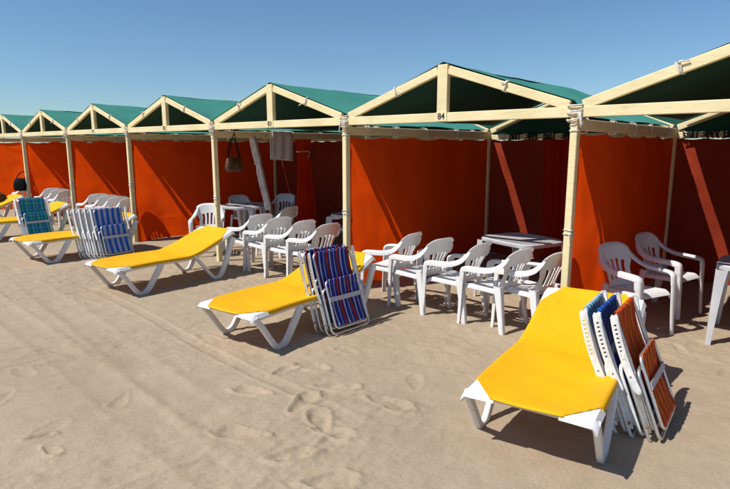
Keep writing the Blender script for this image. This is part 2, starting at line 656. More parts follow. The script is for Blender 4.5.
FOOTPRINTS += [(-3.07, 2.26, 200, 0.26), (-2.67, 2.38, 110, 0.26), (-2.66, 2.72, 35, 0.26), (-2.43, 2.30, 150, 0.27), (-2.23, 2.24, 20, 0.24), (-2.23, 1.90, 60, 0.27),
               (-2.23, 2.76, 10, 0.28), (-2.64, 1.86, 210, 0.28), (-1.90, 1.85, 45, 0.27), (-3.20, 2.66, 95, 0.24), (-3.09, 2.86, 30, 0.26), (-3.50, 1.02, 70, 0.13), (-3.29, 1.01, 10, 0.14)]
build_sand()

# ------------------------------------------------------------------ ropes
ROPE = {}


def rope_mesh(kind, seed, sx, sy, h, loops, r=0.0075, tails=2):
    """cord wound round a bar of section sx by sy that runs along local z, with loose ends"""
    key = (kind, seed)
    if key in ROPE:
        return ROPE[key]
    rnd = random.Random(seed)
    mb = MB()
    pts = []
    steps = 12
    for k in range(loops * steps + 1):
        a = 2 * math.pi * k / steps
        c, s = math.cos(a), math.sin(a)
        e = 0.42                                              # rounded-square wrap
        x = math.copysign(abs(c) ** e, c) * (sx / 2 + r * 0.9); y = math.copysign(abs(s) ** e, s) * (sy / 2 + r * 0.9)
        z = -h / 2 + h * k / (loops * steps) + rnd.uniform(-0.006, 0.006) + 0.012 * math.sin(a * 0.5 + seed)
        pts.append((x, y, z))
    mb.tube(pts, r, 6)
    for t in range(tails):
        x0 = rnd.uniform(-0.5, 0.5) * sx; y0 = -sy / 2 - r
        L = rnd.uniform(0.05, 0.13)
        mb.tube(catmull([(x0, y0, 0), (x0 + rnd.uniform(-.02, .02), y0 - 0.012, 0.02 - L * 0.3), (x0 + rnd.uniform(-.04, .04), y0 - 0.006, -L)], 4), r * 0.8, 6)
    me = bpy.data.meshes.new('rope_tie')
    me.from_pydata([tuple(v) for v in mb.v], [], mb.f)
    me.materials.append(MATS['rope_dark' if kind == 'dark' else 'rope_white'])
    me.shade_smooth()
    ROPE[key] = me
    return me


def rope(parent, me, loc, axis_dir=(0, 0, 1), front=(0, -1, 0)):
    o = bpy.data.objects.new('rope_tie', me)
    COL.objects.link(o)
    o.parent = parent
    z = Vector(axis_dir).normalized()
    y = -Vector(front)
    y = (y - z * y.dot(z)).normalized()
    x = y.cross(z)
    o.matrix_local = Matrix.Translation(Vector(loc)) @ Matrix((x, y, z)).transposed().to_4x4()
    return o


# ------------------------------------------------------------------ tents
W = PITCH
BEAM_Z, APEX = 2.0, 2.495
POST_X, POST_Y = 0.062, 0.072


def cloth_wall(a, b, z0, z1, seed, amp=0.018, ties=6, nx=70, nz=60, slack=0.03):
    """hanging canvas from a to b (points on the ground), scalloped between its ties"""
    a, b = np.array(a, float), np.array(b, float)
    d = b - a
    L = np.hypot(*d[:2])
    nrm = np.array([-d[1], d[0]]) / L
    u = np.linspace(0, 1, nx); v = np.linspace(0, 1, nz)
    U, V = np.meshgrid(u, v, indexing='ij')
    top = z1 - slack * np.abs(np.sin(U * math.pi * (ties - 1))) - 0.01 * vnoise(U * 9 + seed, U * 0 + 2.0, seed)
    bot = z0 + 0.015 * vnoise(U * 6, U * 0 + 1.0, seed + 3)
    Zz = bot + (top - bot) * V
    off = amp * fbm(U * L * 1.3 + seed, V * 2.4, seed, 3) + 0.35 * amp * np.sin(U * math.pi * (ties - 1) * 2) * V ** 2
    off += 0.4 * amp * vnoise(U * 5 + V * 4, V * 1.5 - U * 2 + 9, seed + 5)
    rr = np.hypot(U * L, (1 - V) * 1.8)
    th = np.arctan2((1 - V) * 1.8 + 0.02, U * L + 0.02)
    off += 0.55 * amp * np.sin(th * 17 + seed) * np.exp(-rr / 0.9) * np.clip(rr / 0.15, 0, 1)
    off += 0.30 * amp * np.exp(-((Zz - 0.36 - 0.02 * np.sin(U * 7)) / 0.012) ** 2)
    for sx_ in np.arange(0.9, L, 1.05):          # sewn seams
        off += 0.006 * np.exp(-((U * L - sx_ - 0.01 * np.sin(V * 5)) / 0.022) ** 2)
    off += 0.004 * vnoise(U * L * 9 + 3 * V, V * 3.0 + 4, seed + 8) + 0.006 * np.clip(0.3 - V, 0, 1) * np.sin(U * L * 16 + 3 * np.sin(U * L * 3))
    off *= np.sin(np.clip(U, 0.0, 1) * math.pi) ** 0.3 * 0.9 + 0.1
    P = np.stack([a[0] + d[0] * U + nrm[0] * off, a[1] + d[1] * U + nrm[1] * off, Zz], -1)
    return MB().sheet(P)


def digits(text, size, parent, loc):
    cu = bpy.data.curves.new('digits', 'FONT')
    cu.body = text
    cu.size = size
    cu.align_x = 'CENTER'
    cu.align_y = 'CENTER'
    cu.extrude = 0.0012
    cu.offset = 0.0012
    tmp = bpy.data.objects.new('digits', cu)
    COL.objects.link(tmp)
    dg = bpy.context.evaluated_depsgraph_get()
    me = bpy.data.meshes.new_from_object(tmp.evaluated_get(dg))
    bpy.data.objects.remove(tmp)
    bpy.data.curves.remove(cu)
    me.materials.clear()
    me.materials.append(MATS['ink'])
    o = bpy.data.objects.new('digits', me)
    COL.objects.link(o)
    o.parent = parent
    o.location = loc
    o.rotation_euler = (R(90), 0, 0)
    return o


def roof_cloth(side, seed, lo_edge, lo_z, y0, y1):
    """one slope of the cover from the ridge down to its tied lower edge"""
    ridge_x = W / 2
    nx, ny = 22, 40
    s = np.linspace(0, 1, nx); t = np.linspace(0, 1, ny)
    S, T = np.meshgrid(s, t, indexing='ij')
    Yy = y0 + (y1 - y0) * T
    xe = lo_edge + 0.012 * vnoise(T * 9 + seed, T * 0 + 1, seed) + 0.010 * np.abs(np.sin(T * math.pi * 5)) * (1 if side < 0 else -1)
    Xx = ridge_x + (xe - ridge_x) * S
    rise = 0.026
    lift = np.clip(1 - T / 0.16, 0, 1) ** 1.5
    lz = lo_z + (2.098 - lo_z) * lift
    Zz = APEX + rise + (lz - APEX - rise) * S + 0.012 * lift * (1 - S)
    sag = 0.030 * np.sin(S * math.pi) * np.sin(T * math.pi) ** 0.7
    wr = 0.010 * fbm(S * 3 + seed, T * 5, seed, 3) * np.clip(np.sin(T * math.pi) * 2, 0, 1)
    Zz = Zz - sag + wr - 0.012 * np.sin(T * math.pi) * (1 - S)
    P = np.stack([Xx, Yy, Zz], -1)
    if side > 0:
        P = P[::-1]
    return MB().sheet(P)


def build_tent(k, number, wall=True, gap_left=False, gap_right=False, end_right=False, label=''):
    x0 = post_x(k + 1)
    t = thing('beach_tent', label, 'tent', (x0, FRONT, 0), 0, 'beach tents standing in a row')
    s = 100 + k * 10
    half = W / 2

    def post(x, y, z1):
        return MB().beam((x, y, -0.25), (x, y, z1), POST_X, POST_Y, (1, 0, 0)).build('post', 'cream_paint', t)
    post(0, 0, BEAM_Z - 0.047)
    post(0, DEPTH, 1.93)
    if end_right:
        post(W, 0, BEAM_Z - 0.047)
        post(W, DEPTH, 1.93)
    # front truss
    MB().beam((0.001, -0.006, BEAM_Z), (W - 0.001, -0.006, BEAM_Z), 0.052, 0.090, (0, 1, 0)).build('tie_beam', 'cream_paint', t)
    bz, az = BEAM_Z + 0.045, APEX - 0.043
    MB().beam((0.06, -0.002, bz + 0.012), (half - 0.064, -0.002, az), 0.046, 0.082, (0, 1, 0)).build('rafter', 'cream_paint', t)
    MB().beam((W - 0.06, -0.002, bz + 0.012), (half + 0.064, -0.002, az), 0.046, 0.082, (0, 1, 0)).build('rafter', 'cream_paint', t)
    MB().beam((half, -0.005, bz + 0.001), (half, -0.005, APEX + 0.012), 0.118, 0.058, (1, 0, 0)).build('king_post', 'cream_paint', t)
    # rear truss, out beyond the end of the cover
    MB().beam((0.034, DEPTH, 1.86), (W - 0.034, DEPTH, 1.86), 0.05, 0.075, (0, 1, 0)).build('tie_beam', 'cream_paint', t)
    MB().beam((0.03, DEPTH + 0.002, 1.955), (half - 0.03, DEPTH + 0.002, APEX - 0.055), 0.046, 0.075, (0, 1, 0)).build('rafter', 'cream_paint', t)
    MB().beam((W - 0.03, DEPTH + 0.002, 1.955), (half + 0.03, DEPTH + 0.002, APEX - 0.055), 0.046, 0.075, (0, 1, 0)).build('rafter', 'cream_paint', t)
    # side and ridge beams
    def purlin(x):
        MB().beam((x, POST_Y / 2 + 0.002, 1.896), (x, DEPTH - POST_Y / 2 - 0.002, 1.896), 0.055, 0.098, (1, 0, 0)).build('side_beam', 'cream_paint', t)
    purlin(0)
    if end_right:
        purlin(W)
    MB().beam((half, 0.03, APEX - 0.05), (half, DEPTH - 0.03, APEX - 0.05), 0.05, 0.07, (1, 0, 0)).build('ridge_beam', 'cream_paint', t)
    # cover
    yb = DEPTH - 0.06
    lo_l = 0.105 if gap_left else 0.012
    roof_cloth(-1, s + 1, lo_l, 2.045 if gap_left else 2.00, -0.021, yb).build('roof_slope', 'green_canvas', t, 180)
    roof_cloth(+1, s + 2, W - (0.022 if gap_right else 0.008), 1.975, -0.021, yb).build('roof_slope', 'green_canvas', t, 180)
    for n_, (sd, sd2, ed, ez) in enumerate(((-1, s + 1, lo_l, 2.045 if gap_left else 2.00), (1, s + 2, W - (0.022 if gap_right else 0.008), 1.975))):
        shade_sheet = roof_cloth(sd, sd2, ed, ez, -0.012, yb - 0.01)
        shade_sheet.v = [(x, y, z - 0.007) for x, y, z in shade_sheet.v]
        shade_sheet.build('roof_shade_sheet', 'shaded_green_canvas', t, 180)  # added dark sheet below the cover, standing in for underside shade
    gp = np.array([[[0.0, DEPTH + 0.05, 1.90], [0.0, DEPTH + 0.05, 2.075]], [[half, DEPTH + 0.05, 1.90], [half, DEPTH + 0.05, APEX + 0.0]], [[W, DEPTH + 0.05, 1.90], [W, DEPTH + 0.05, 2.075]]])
    MB().sheet(gp).build('gable_cloth', 'shaded_green_canvas', t)
    # canvas walls
    if wall:
        cloth_wall((0, 0.05), (0, DEPTH - 0.045), 0.0, 1.835, s + 3, 0.030).build('side_wall', 'orange_canvas', t, 180)
    if end_right:
        cloth_wall((W, 0.05), (W, DEPTH - 0.045), 0.0, 1.835, s + 5, 0.030).build('side_wall', 'orange_canvas', t, 180)  # unseen end wall, added to keep the inside of this tent dark
    cloth_wall((0.02, DEPTH + 0.01), (W - 0.02, DEPTH + 0.01), 0.0, 1.828, s + 4, 0.022, 9, slack=0.02).build('back_wall', 'shaded_orange_canvas', t, 180)
    # number plate on the king post's foot
    pl = MB().beam((half, -0.0352, BEAM_Z - 0.038), (half, -0.0352, BEAM_Z + 0.052), 0.128, 0.006, (1, 0, 0), 0.002).build('number_plate', 'cream_paint', t)
    if number:
        digits(number, 0.084, pl, (half, -0.0398, BEAM_Z + 0.007))
    # cords
    jr = rope_mesh('joint', k % 3 + 1, POST_X + 0.05, POST_Y + 0.012, 0.13, 4, 0.008, 3)
    rope(t, jr, (0, -0.004, BEAM_Z - 0.012))
    rope(t, rope_mesh('post', k % 2 + 5, POST_X, POST_Y, 0.05, 3, 0.006, 1), (0, 0, random.uniform(0.92, 1.06)))
    rope(t, rope_mesh('post', 7, POST_X, POST_Y, 0.10, 2, 0.006, 0), (0, 0, 1.86))
    for sx in (-1, 1):
        f = random.uniform(0.42, 0.6)
        px = half + sx * (half - 0.06) * f
        pz = az + (bz + 0.012 - az) * ((f * (half - 0.06) - 0.064) / (half - 0.124))
        d = Vector((sx, 0, -(az - bz) / (half - 0.12)))
        rope(t, rope_mesh('rafter', k % 3 + 11, 0.084, 0.05, 0.04, 2, 0.007, 1), (px, -0.002, pz + 0.004), d)
    for n in range(5):      # cover and wall tied to the side beam
        y = 0.28 + n * 0.66 + random.uniform(-0.1, 0.1)
        if y < DEPTH - 0.15:
            rope(t, rope_mesh('side', n % 3 + 21, 0.057, 0.115, 0.03, 2, 0.005, 2), (0, y, 1.890), (0, 1, 0), (0, 0, 1))
    for n in range(6):      # back wall loops
        x = 0.2 + n * 0.46 + random.uniform(-0.1, 0.1)
        rope(t, rope_mesh('back', n % 2 + 31, 0.052, 0.085, 0.03, 2, 0.005, 1), (x, DEPTH, 1.857), (1, 0, 0), (0, 0, 1))
    return t


TENT_LABELS = {
    -1: ('85', None),
}
tents = {}
tents[-1] = build_tent(-1, None, True, gap_left=True, end_right=True, label='green roofed tent with white table inside, at the near end past tent 84')
tents[0] = build_tent(0, '84', True, gap_left=True, gap_right=True, label='green roofed orange beach tent numbered 84 on its cream beam')
tents[1] = build_tent(1, '83', False, gap_right=True, label='green roofed beach tent numbered 83 with a bag and towel hung inside')
tents[2] = build_tent(2, '82', True, label='green roofed tent with bare orange side wall, joined to tent 83')
tents[3] = build_tent(3, '81', True, label='green roofed tent with four white chairs in front, two along from tent 83')
tents[4] = build_tent(4, None, True, label='green roofed tent with three white chairs in front, three along from tent 83')
tents[5] = build_tent(5, None, True, label='green roofed tent with a black bag on the chair, four along from tent 83')

# dark bundles of cord and clips along the rear beams
for k, spots in ((0, (0.45, 0.75, 1.0, 1.3)), (-1, (0.18, 0.42, 0.62, 0.86))):
    for n, x in enumerate(spots):
        rope(tents[k], rope_mesh('dark', n % 2 + 41, 0.055, 0.085, 0.16, 6, 0.009, 3), (x, DEPTH, 1.86), (1, 0, 0), (0, -1, 0))

# ------------------------------------------------------------------ plastic armchair


def make_chair(name):
    c = thing(name, 'chair', 'chair')
    pl = 'white_plastic'
    # seat
    nu, nv = 45, 27
    u = np.linspace(-1, 1, nu); v = np.linspace(0, 1, nv)
    U, V = np.meshgrid(u, v, indexing='ij')
    hw = 0.212 - 0.030 * V
    X = hw * np.clip(U * 1.06, -1, 1)
    Y = -0.215 + 0.405 * V
    Z = 0.412 - 0.018 * V - 0.016 * np.sin(np.clip(V, 0, 1) * math.pi) * (1 - U ** 2) - 0.045 * np.clip((0.16 - V) / 0.16, 0, 1) ** 2
    Z -= 0.045 * np.clip((np.abs(U) - 0.9434) / 0.0566, 0, 1)
    P = np.stack([X, Y, Z], -1)
    uc = (u[:-1] + u[1:]) / 2; vc = (v[:-1] + v[1:]) / 2
    UC, VC = np.meshgrid(uc, vc, indexing='ij')
    mask = np.ones_like(UC, bool)
    for w in (-0.6, -0.36, -0.12, 0.12, 0.36, 0.6):
        mask &= ~((np.abs(UC - w) < 0.05) & (VC > 0.42) & (VC < 0.86))
    MB().shell(P, 0.007, mask).build('seat', pl, c, 50)
    # backrest
    nu, nv = 45, 33
    u = np.linspace(-1, 1, nu); v = np.linspace(0, 1, nv)
    U, V = np.meshgrid(u, v, indexing='ij')
    sm = np.clip((V - 0.40) / 0.32, 0, 1)
    hw = 0.158 + 0.048 * sm * sm * (3 - 2 * sm) + 0.012 * np.clip((0.15 - V) / 0.15, 0, 1)
    ztop = 0.785 - 0.050 * np.abs(U) ** 4
    Z = 0.392 + (ztop - 0.392) * V
    X = hw * U
    Y = 0.175 + 0.145 * V ** 1.15 - 0.050 * U ** 2 * (0.5 + 0.5 * V) + 0.012 * np.sin(V * math.pi)
    Y += 0.018 * np.clip((V - 0.93) / 0.07, 0, 1) ** 2
    P = np.stack([X, Y, Z], -1)
    uc = (u[:-1] + u[1:]) / 2; vc = (v[:-1] + v[1:]) / 2
    UC, VC = np.meshgrid(uc, vc, indexing='ij')
    mask = np.ones_like(UC, bool)
    for w in (-0.57, -0.19, 0.19, 0.57):
        mask &= ~((np.abs(UC - w) < 0.10) & (VC > 0.17) & (VC < 0.64 - 0.06 * abs(w)))
    MB().shell(P[::-1], 0.009, mask[::-1]).build('backrest', pl, c, 50)
    for s in (-1, 1):
        # arm: a ribbon with a turned-down outer lip, running out of the back and into the front leg
        path = catmull([(0.186, 0.262, 0.728), (0.202, 0.236, 0.690), (0.224, 0.176, 0.634), (0.238, 0.090, 0.600), (0.242, -0.02, 0.588), (0.240, -0.120, 0.583),
                        (0.237, -0.185, 0.575), (0.234, -0.222, 0.548), (0.232, -0.232, 0.49), (0.231, -0.236, 0.42), (0.230, -0.243, 0.22), (0.229, -0.256, -0.03)], 4)
        sec = [(-0.040, -0.014), (-0.034, 0.0), (-0.010, 0.004), (0.012, 0.003), (0.022, -0.003), (0.0245, -0.014), (0.025, -0.046)]
        G = []
        for i, p in enumerate(path):
            d = (path[min(i + 1, len(path) - 1)] - path[max(i - 1, 0)]).normalized()
            nrm = Vector((0, d.z, -d.y)).normalized()
            g = 0.45 + 0.55 * min(1, i / 7)
            if p.z < 0.45 and p.y < 0:
                g *= 1.0 - 0.32 * (0.45 - p.z) / 0.48
            elif p.y < -0.2:
                g *= 1.12
            G.append([(s * (p.x + a * g), p.y + nrm.y * b * g, p.z + nrm.z * b * g) for a, b in sec])
        G = np.array(G)
        cutrow = 34
        for nm, part in (('armrest', G[:cutrow + 1]), ('leg', G[cutrow:])):
            MB().shell(part[::-1] if s < 0 else part, 0.006).build(nm, pl, c, 60)
        # legs: angle sections, wide at the top

        def leg(top, bot, ft, fb, dt, db, fy):
            n = 8
            G = []
            for i in range(n):
                q = i / (n - 1)
                x = top[0] + (bot[0] - top[0]) * q; y = top[1] + (bot[1] - top[1]) * q; z = top[2] + (bot[2] - top[2]) * q
                w = ft + (fb - ft) * q ** 0.8; dd = dt + (db - dt) * q ** 0.8
                row = [(x - w, y + fy * 0.004, z), (x - w * 0.5, y, z), (x - 0.010, y, z), (x - 0.003, y + fy * 0.003, z), (x, y + fy * 0.010, z), (x, y + fy * dd * 0.5, z), (x - 0.004, y + fy * dd, z)]
                G.append([(s * a, b, cc) for a, b, cc in row])
            G = np.array(G)
            if s * fy > 0:
                G = G[::-1]
            MB().shell(G, 0.007).build('leg', pl, c, 40)
        leg((0.206, 0.198, 0.43), (0.226, 0.262, -0.03), 0.055, 0.034, 0.070, 0.038, -1)
    return c


chair_a = make_chair('plastic_chair')
_used = {}


def put_chair(x, y, rz, label, group, kind=chair_a, z=0.0):
    if kind.name not in _used:
        _used[kind.name] = 1
        kind.location = (x, y, z); kind.rotation_euler = (0, 0, R(rz))
        kind['label'] = label; kind['group'] = group
        return kind
    return dup(kind, (x, y, z), R(rz), label, group)


# each row sits one behind the other, facing along the tents
G84 = 'white chairs lined up in front of tent 84'
for x, y, a, lb in [(-3.89, 4.84, -84, 'white slatted plastic armchair leading the row, beside the orange wall of tent 84'),
                    (-3.45, 4.80, -96, 'white slatted plastic armchair, second from the orange wall of tent 84'),
                    (-3.01, 4.81, -89, 'white slatted plastic armchair, middle one of five in front of tent 84'),
                    (-2.56, 4.80, -95, 'white slatted plastic armchair in front of the white table of tent 84'),
                    (-2.24, 4.90, -99, 'white slatted plastic armchair by the cream post, fifth from the orange wall of tent 84')]:
    put_chair(x, y, a, lb, G84)
G83 = 'white chairs lined up in front of tent 83'
for x, y, a, lb in [(-6.52, 4.86, -90, 'white slatted plastic armchair in tent 83 row, next to the yellow lounger head'),
                    (-6.06, 4.82, -92, 'white slatted plastic armchair in tent 83 row, second from the lounger head'),
                    (-5.57, 4.80, -88, 'white slatted plastic armchair in tent 83 row, third from the lounger head'),
                    (-5.12, 4.80, -90, 'white slatted plastic armchair in tent 83 row, behind the red and blue folded chairs')]:
    put_chair(x, y, a, lb, G83)
put_chair(-7.80, 5.00, 48, 'white plastic armchair standing apart behind the cream post, facing out', 'white chairs about the table of tent 83')
put_chair(-8.75, 6.45, 80, 'white plastic armchair against the orange wall behind the round table of tent 83', 'white chairs about the table of tent 83')
put_chair(-8.45, 7.05, 25, 'white plastic armchair behind the round table, in front of the grey roll', 'white chairs about the table of tent 83')
put_chair(-6.98, 5.75, -80, 'white plastic armchair pulled up to the round table from behind the row', 'white chairs about the table of tent 83')
put_chair(-6.35, 6.72, -95, 'white plastic armchair beneath the gathered orange curtain', 'white chairs about the table of tent 83')
G85 = 'white chairs by the orange wall of the end tent'
put_chair(-1.47, 5.50, 68, 'white plastic armchair with sunlit seat edge behind the head of the yellow lounger', G85)
put_chair(-1.40, 6.42, 76, 'shaded white plastic armchair standing deeper along the orange wall of the end tent', G85)
G81 = 'white chairs packed together in front of tent 81'
for x, y, a, lb in [(-11.72, 4.86, -90, 'white plastic armchair leading the packed row of four, by the orange wall'),
                    (-11.24, 4.84, -88, 'white plastic armchair, second of four packed one behind another'),
                    (-10.78, 4.83, -91, 'white plastic armchair, third of four packed one behind another'),
                    (-10.32, 4.84, -90, 'white plastic armchair at the tail of the packed row, by the cream post')]:
    put_chair(x, y, a, lb, G81)
G80 = 'white chairs packed together behind the teal folded chair'
for x, y, a, lb in [(-14.10, 4.86, -90, 'white plastic armchair leading the three beyond the teal folded chair'),
                    (-13.62, 4.84, -88, 'white plastic armchair, middle of three beyond the teal folded chair'),
                    (-13.15, 4.83, -91, 'white plastic armchair, last of three beyond the teal folded chair')]:
    put_chair(x, y, a, lb, G80)
put_chair(-15.80, 4.92, -90, 'white plastic armchair beside the post with the black bag', 'white chairs at the far end of the row')

# ------------------------------------------------------------------ tables


def make_table(name, w, d, h=0.72, round_=False):
    t = thing(name, 'table', 'table')
    n = 40
    ring = []
    for k in range(n):
        a = 2 * math.pi * (k + 0.5) / n
        e = 1.0 if round_ else 0.42
        c, s = math.cos(a), math.sin(a)
        ring.append((math.copysign(abs(c) ** e, c), math.copysign(abs(s) ** e, s)))

    def rg(g, z):
        return [(p[0] * (w / 2 - g), p[1] * (d / 2 - g), z) for p in ring]
    mb = MB().loft([rg(0.004, h - 0.045), rg(0.0, h - 0.040), rg(0.0, h - 0.010), rg(0.010, h), rg(0.035, h), rg(0.040, h - 0.004), rg(0.2, h - 0.004)])
    mb.build('table_top', 'table_plastic', t, 40)
    sx, sy = (w / 2 * 0.70, d / 2 * 0.70) if round_ else (w / 2 - 0.035, d / 2 - 0.035)
    for a in (-1, 1):
        for b in (-1, 1):
            G = []
            for i in range(7):
                q = i / 6
                x = sx + 0.02 * q + 0.022; y = sy + 0.02 * q + 0.022
                ww = 0.095 - 0.05 * q ** 0.7
                z = h - 0.041 + (-0.03 - h + 0.041) * q
                row = [(x - ww, y), (x - 0.014, y), (x - 0.004, y - 0.004), (x, y - 0.014), (x, y - ww)]
                G.append([(a * px, b * py, z) for px, py in row])
            G = np.array(G)
            if a * b > 0:
                G = G[::-1]
            MB().shell(G, 0.008).build('leg', 'table_plastic', t, 40)
    return t


tb = make_table('plastic_table', 0.79, 0.66, 0.70)
tb.location = (-2.78, 5.80, 0); tb.rotation_euler = (0, 0, R(-19))
tb['label'] = 'white plastic table with rounded corners inside tent 84'; tb['group'] = 'white plastic tables'
dup(tb, (-0.50, 5.92, 0), R(4), 'white plastic table in the shade of the end tent, past tent 84', 'white plastic tables')
dup(tb, (-5.72, 6.35, 0), R(8), 'white plastic table half hidden by the cream post of tent 84', 'white plastic tables')
rt = make_table('plastic_table', 0.86, 0.86, 0.72, True)
rt.location = (-7.95, 5.90, 0); rt.rotation_euler = (0, 0, R(20))
rt['label'] = 'round white plastic table behind the chair standing apart'; rt['group'] = 'white plastic tables'

# ------------------------------------------------------------------ sun loungers


def make_lounger():
    L = thing('sun_lounger', 'lounger', 'sun lounger', group='yellow sun loungers in front of the tents')
    HW = 0.348

    def prof(y):
        z = 0.325 + 0.012 * math.sin(y * 3)
        if y > 0.92:
            q = y - 0.92
            z += 0.43 * (q - 0.12 * (1 - math.exp(-q / 0.12)))
        return z
    def wrinkle(ax, y):
        # tension folds running in from the four corners
        w = 0.0
        for yc in (0.10, 1.58):
            dx_, dy_ = HW - ax, (y - yc) * (1 if yc < 1 else -1)
            r_ = math.hypot(dx_, dy_)
            if dy_ > -0.1:
                w += 0.0045 * math.sin(math.atan2(dx_, dy_ + 0.05) * 13) * math.exp(-r_ / 0.16) * min(1, dx_ / 0.05)
        return w

    # sling: wraps over both rails, dips a little between them, corners cut away at both ends
    nu, nv = 51, 96
    P = np.zeros((nu, nv, 3))
    for i in range(nu):
        u = -1 + 2 * i / (nu - 1)
        # path over the rail: the outer tenth of the cloth turns down round the rail
        a = abs(u)
        if a < 0.9:
            x = u / 0.9 * (HW - 0.008); drop = 0.0
        else:
            th = (a - 0.9) / 0.1 * 2.0
            x = math.copysign(HW - 0.008 + 0.022 * math.sin(min(th, 1.57)), u); drop = 0.022 * (1 - math.cos(min(th, 1.57))) + max(0, th - 1.57) * 0.04
        ax = min(abs(x), HW)
        cut = max(0.0, ax - 0.195) * 1.2 + 0.012 * (ax / HW) ** 2
        cut2 = max(0.0, ax - 0.225) * 1.55 + 0.012 * (ax / HW) ** 2
        ya, yb = -0.022 + cut, 1.690 - cut2
        for j in range(nv):
            v = j / (nv - 1)
            y = ya + (yb - ya) * v
            end = max(0.0, 1 - (y + 0.022) / 0.02) if ax < 0.20 else 0.0
            end2 = max(0.0, 1 - (1.690 - y) / 0.02) if ax < 0.20 else 0.0
            sag = 0.012 * max(end, end2) ** 2 + 0.020 * (1 - (ax / HW) ** 2) * math.sin(math.pi * min(max(v, 0), 1)) ** 0.6
            P[i, j] = (x, y, prof(y) + 0.026 - sag - drop + 0.002 * math.sin(y * 17 + u * 4 + 2 * math.sin(y * 3)) * (1 - a) + wrinkle(ax, y))
    MB().shell(P, 0.006).build('sling_fabric', 'yellow_sling', L, 60)
    for s in (-1, 1):
        xs = s * (HW - 0.010)
        rail = [(xs, y, prof(y) - 0.014) for y in np.linspace(0.02, 1.66, 36)]
        MB().strip(rail, 0.046, 0.034, (1, 0, 0)).build('side_rail', 'white_plastic', L, 40)
        # foot V and head V
        xl = s * (HW + 0.004)
        f = catmull([(xl, 0.035, 0.318), (xl, 0.12, 0.205), (xl, 0.225, 0.055), (xl, 0.275, 0.006), (xl, 0.335, 0.004), (xl, 0.395, 0.05), (xl, 0.49, 0.185), (xl, 0.575, 0.312)], 4)
        n = len(f)
        wd = [0.048 + 0.024 * min(1, max(0, (i / (n - 1) - 0.4) * 2.2)) for i in range(n)]
        MB().strip(f, wd, 0.036, (1, 0, 0), 0.3).build('leg', 'white_plastic', L, 45)
        g = catmull([(xl, 1.04, 0.335), (xl, 1.13, 0.235), (xl, 1.27, 0.065), (xl, 1.335, 0.006), (xl, 1.395, 0.004), (xl, 1.455, 0.055), (xl, 1.55, 0.25), (xl, 1.665, 0.505)], 4)
        n = len(g)
        wd = [0.040 + 0.036 * min(1, max(0, (i / (n - 1) - 0.35) * 2.0)) for i in range(n)]
        MB().strip(g, wd, 0.036, (1, 0, 0), 0.3).build('leg', 'white_plastic', L, 45)
        # corner pieces: moulded plates that show where the cloth is cut away
        for y0, dy in ((-0.02, 1), (1.685, -1)):
            G = []
            for i in range(9):
                q = i / 8
                row = []
                for j in range(7):
                    r = j / 6
                    x = (0.370 - (0.195 if dy > 0 else 0.165) * q)
                    wy = 0.225 * (1 - q * 0.95)
                    y = y0 + dy * (wy * r + 0.004 * q)
                    zz = prof(min(max(y, 0.0), 1.66)) + 0.019 - 0.028 * (max(0, 0.2 - r) / 0.2) ** 1.5 - (0.03 if i == 0 else 0.0)
                    row.append((s * x, y, zz))
                G.append(row)
            G = np.array(G)
            if s * dy > 0:
                G = G[::-1]
            MB().shell(G, 0.012).build('corner_cap', 'white_plastic', L, 50)
    for y in (0.035, 1.62):
        MB().beam((-HW + 0.028, y, prof(y) - 0.004), (HW - 0.028, y, prof(y) - 0.004), 0.03, 0.034, (0, 1, 0)).build('cross_bar', 'white_plastic', L)
    return L


lounger = make_lounger()
LOUNGERS = [  # middle of the two foot bases, heading, label
    (-1.250, 2.965, 8.3, 'yellow sun lounger with orange striped folding chairs leaning on its side'),
    (-3.965, 2.945, 4.0, 'yellow sun lounger with red and blue striped folding chairs leaning on it'),
    (-6.560, 3.030, 3.0, 'yellow sun lounger with nothing leaning on it, in front of tent 83'),
    (-9.300, 3.030, 2.0, 'yellow sun lounger behind the blue and white striped folding chair'),
    (-12.08, 3.030, 2.0, 'yellow sun lounger behind the teal plaid folding chair'),
    (-14.75, 3.05, 2.0, 'yellow sun lounger with a dark bundle on it at the far end'),
]
for i, (mx, my, a, lb) in enumerate(LOUNGERS):
    d = Vector((-math.sin(R(a)), math.cos(R(a))))
    loc = (mx - d.x * 0.30, my - d.y * 0.30, 0.0)
    if i == 0:
        lounger.location = loc; lounger.rotation_euler = (0, 0, R(a)); lounger['label'] = lb
    else:
        dup(lounger, loc, R(a), lb)

# ------------------------------------------------------------------ folded beach chairs


def rrect(w, z0, z1, y, r=0.05, n=5, open_bottom=False):
    """rounded rectangle path in the x-z plane"""
    pts = []
    for cx, cz, a0 in ((w - r, z1 - r, 0), (-w + r, z1 - r, 90), (-w + r, z0 + r, 180), (w - r, z0 + r, 270)):
        for k in range(n + 1):
            a = R(a0 + 90 * k / n)
            pts.append((cx + r * math.cos(a), y, cz + r * math.sin(a)))
    return pts


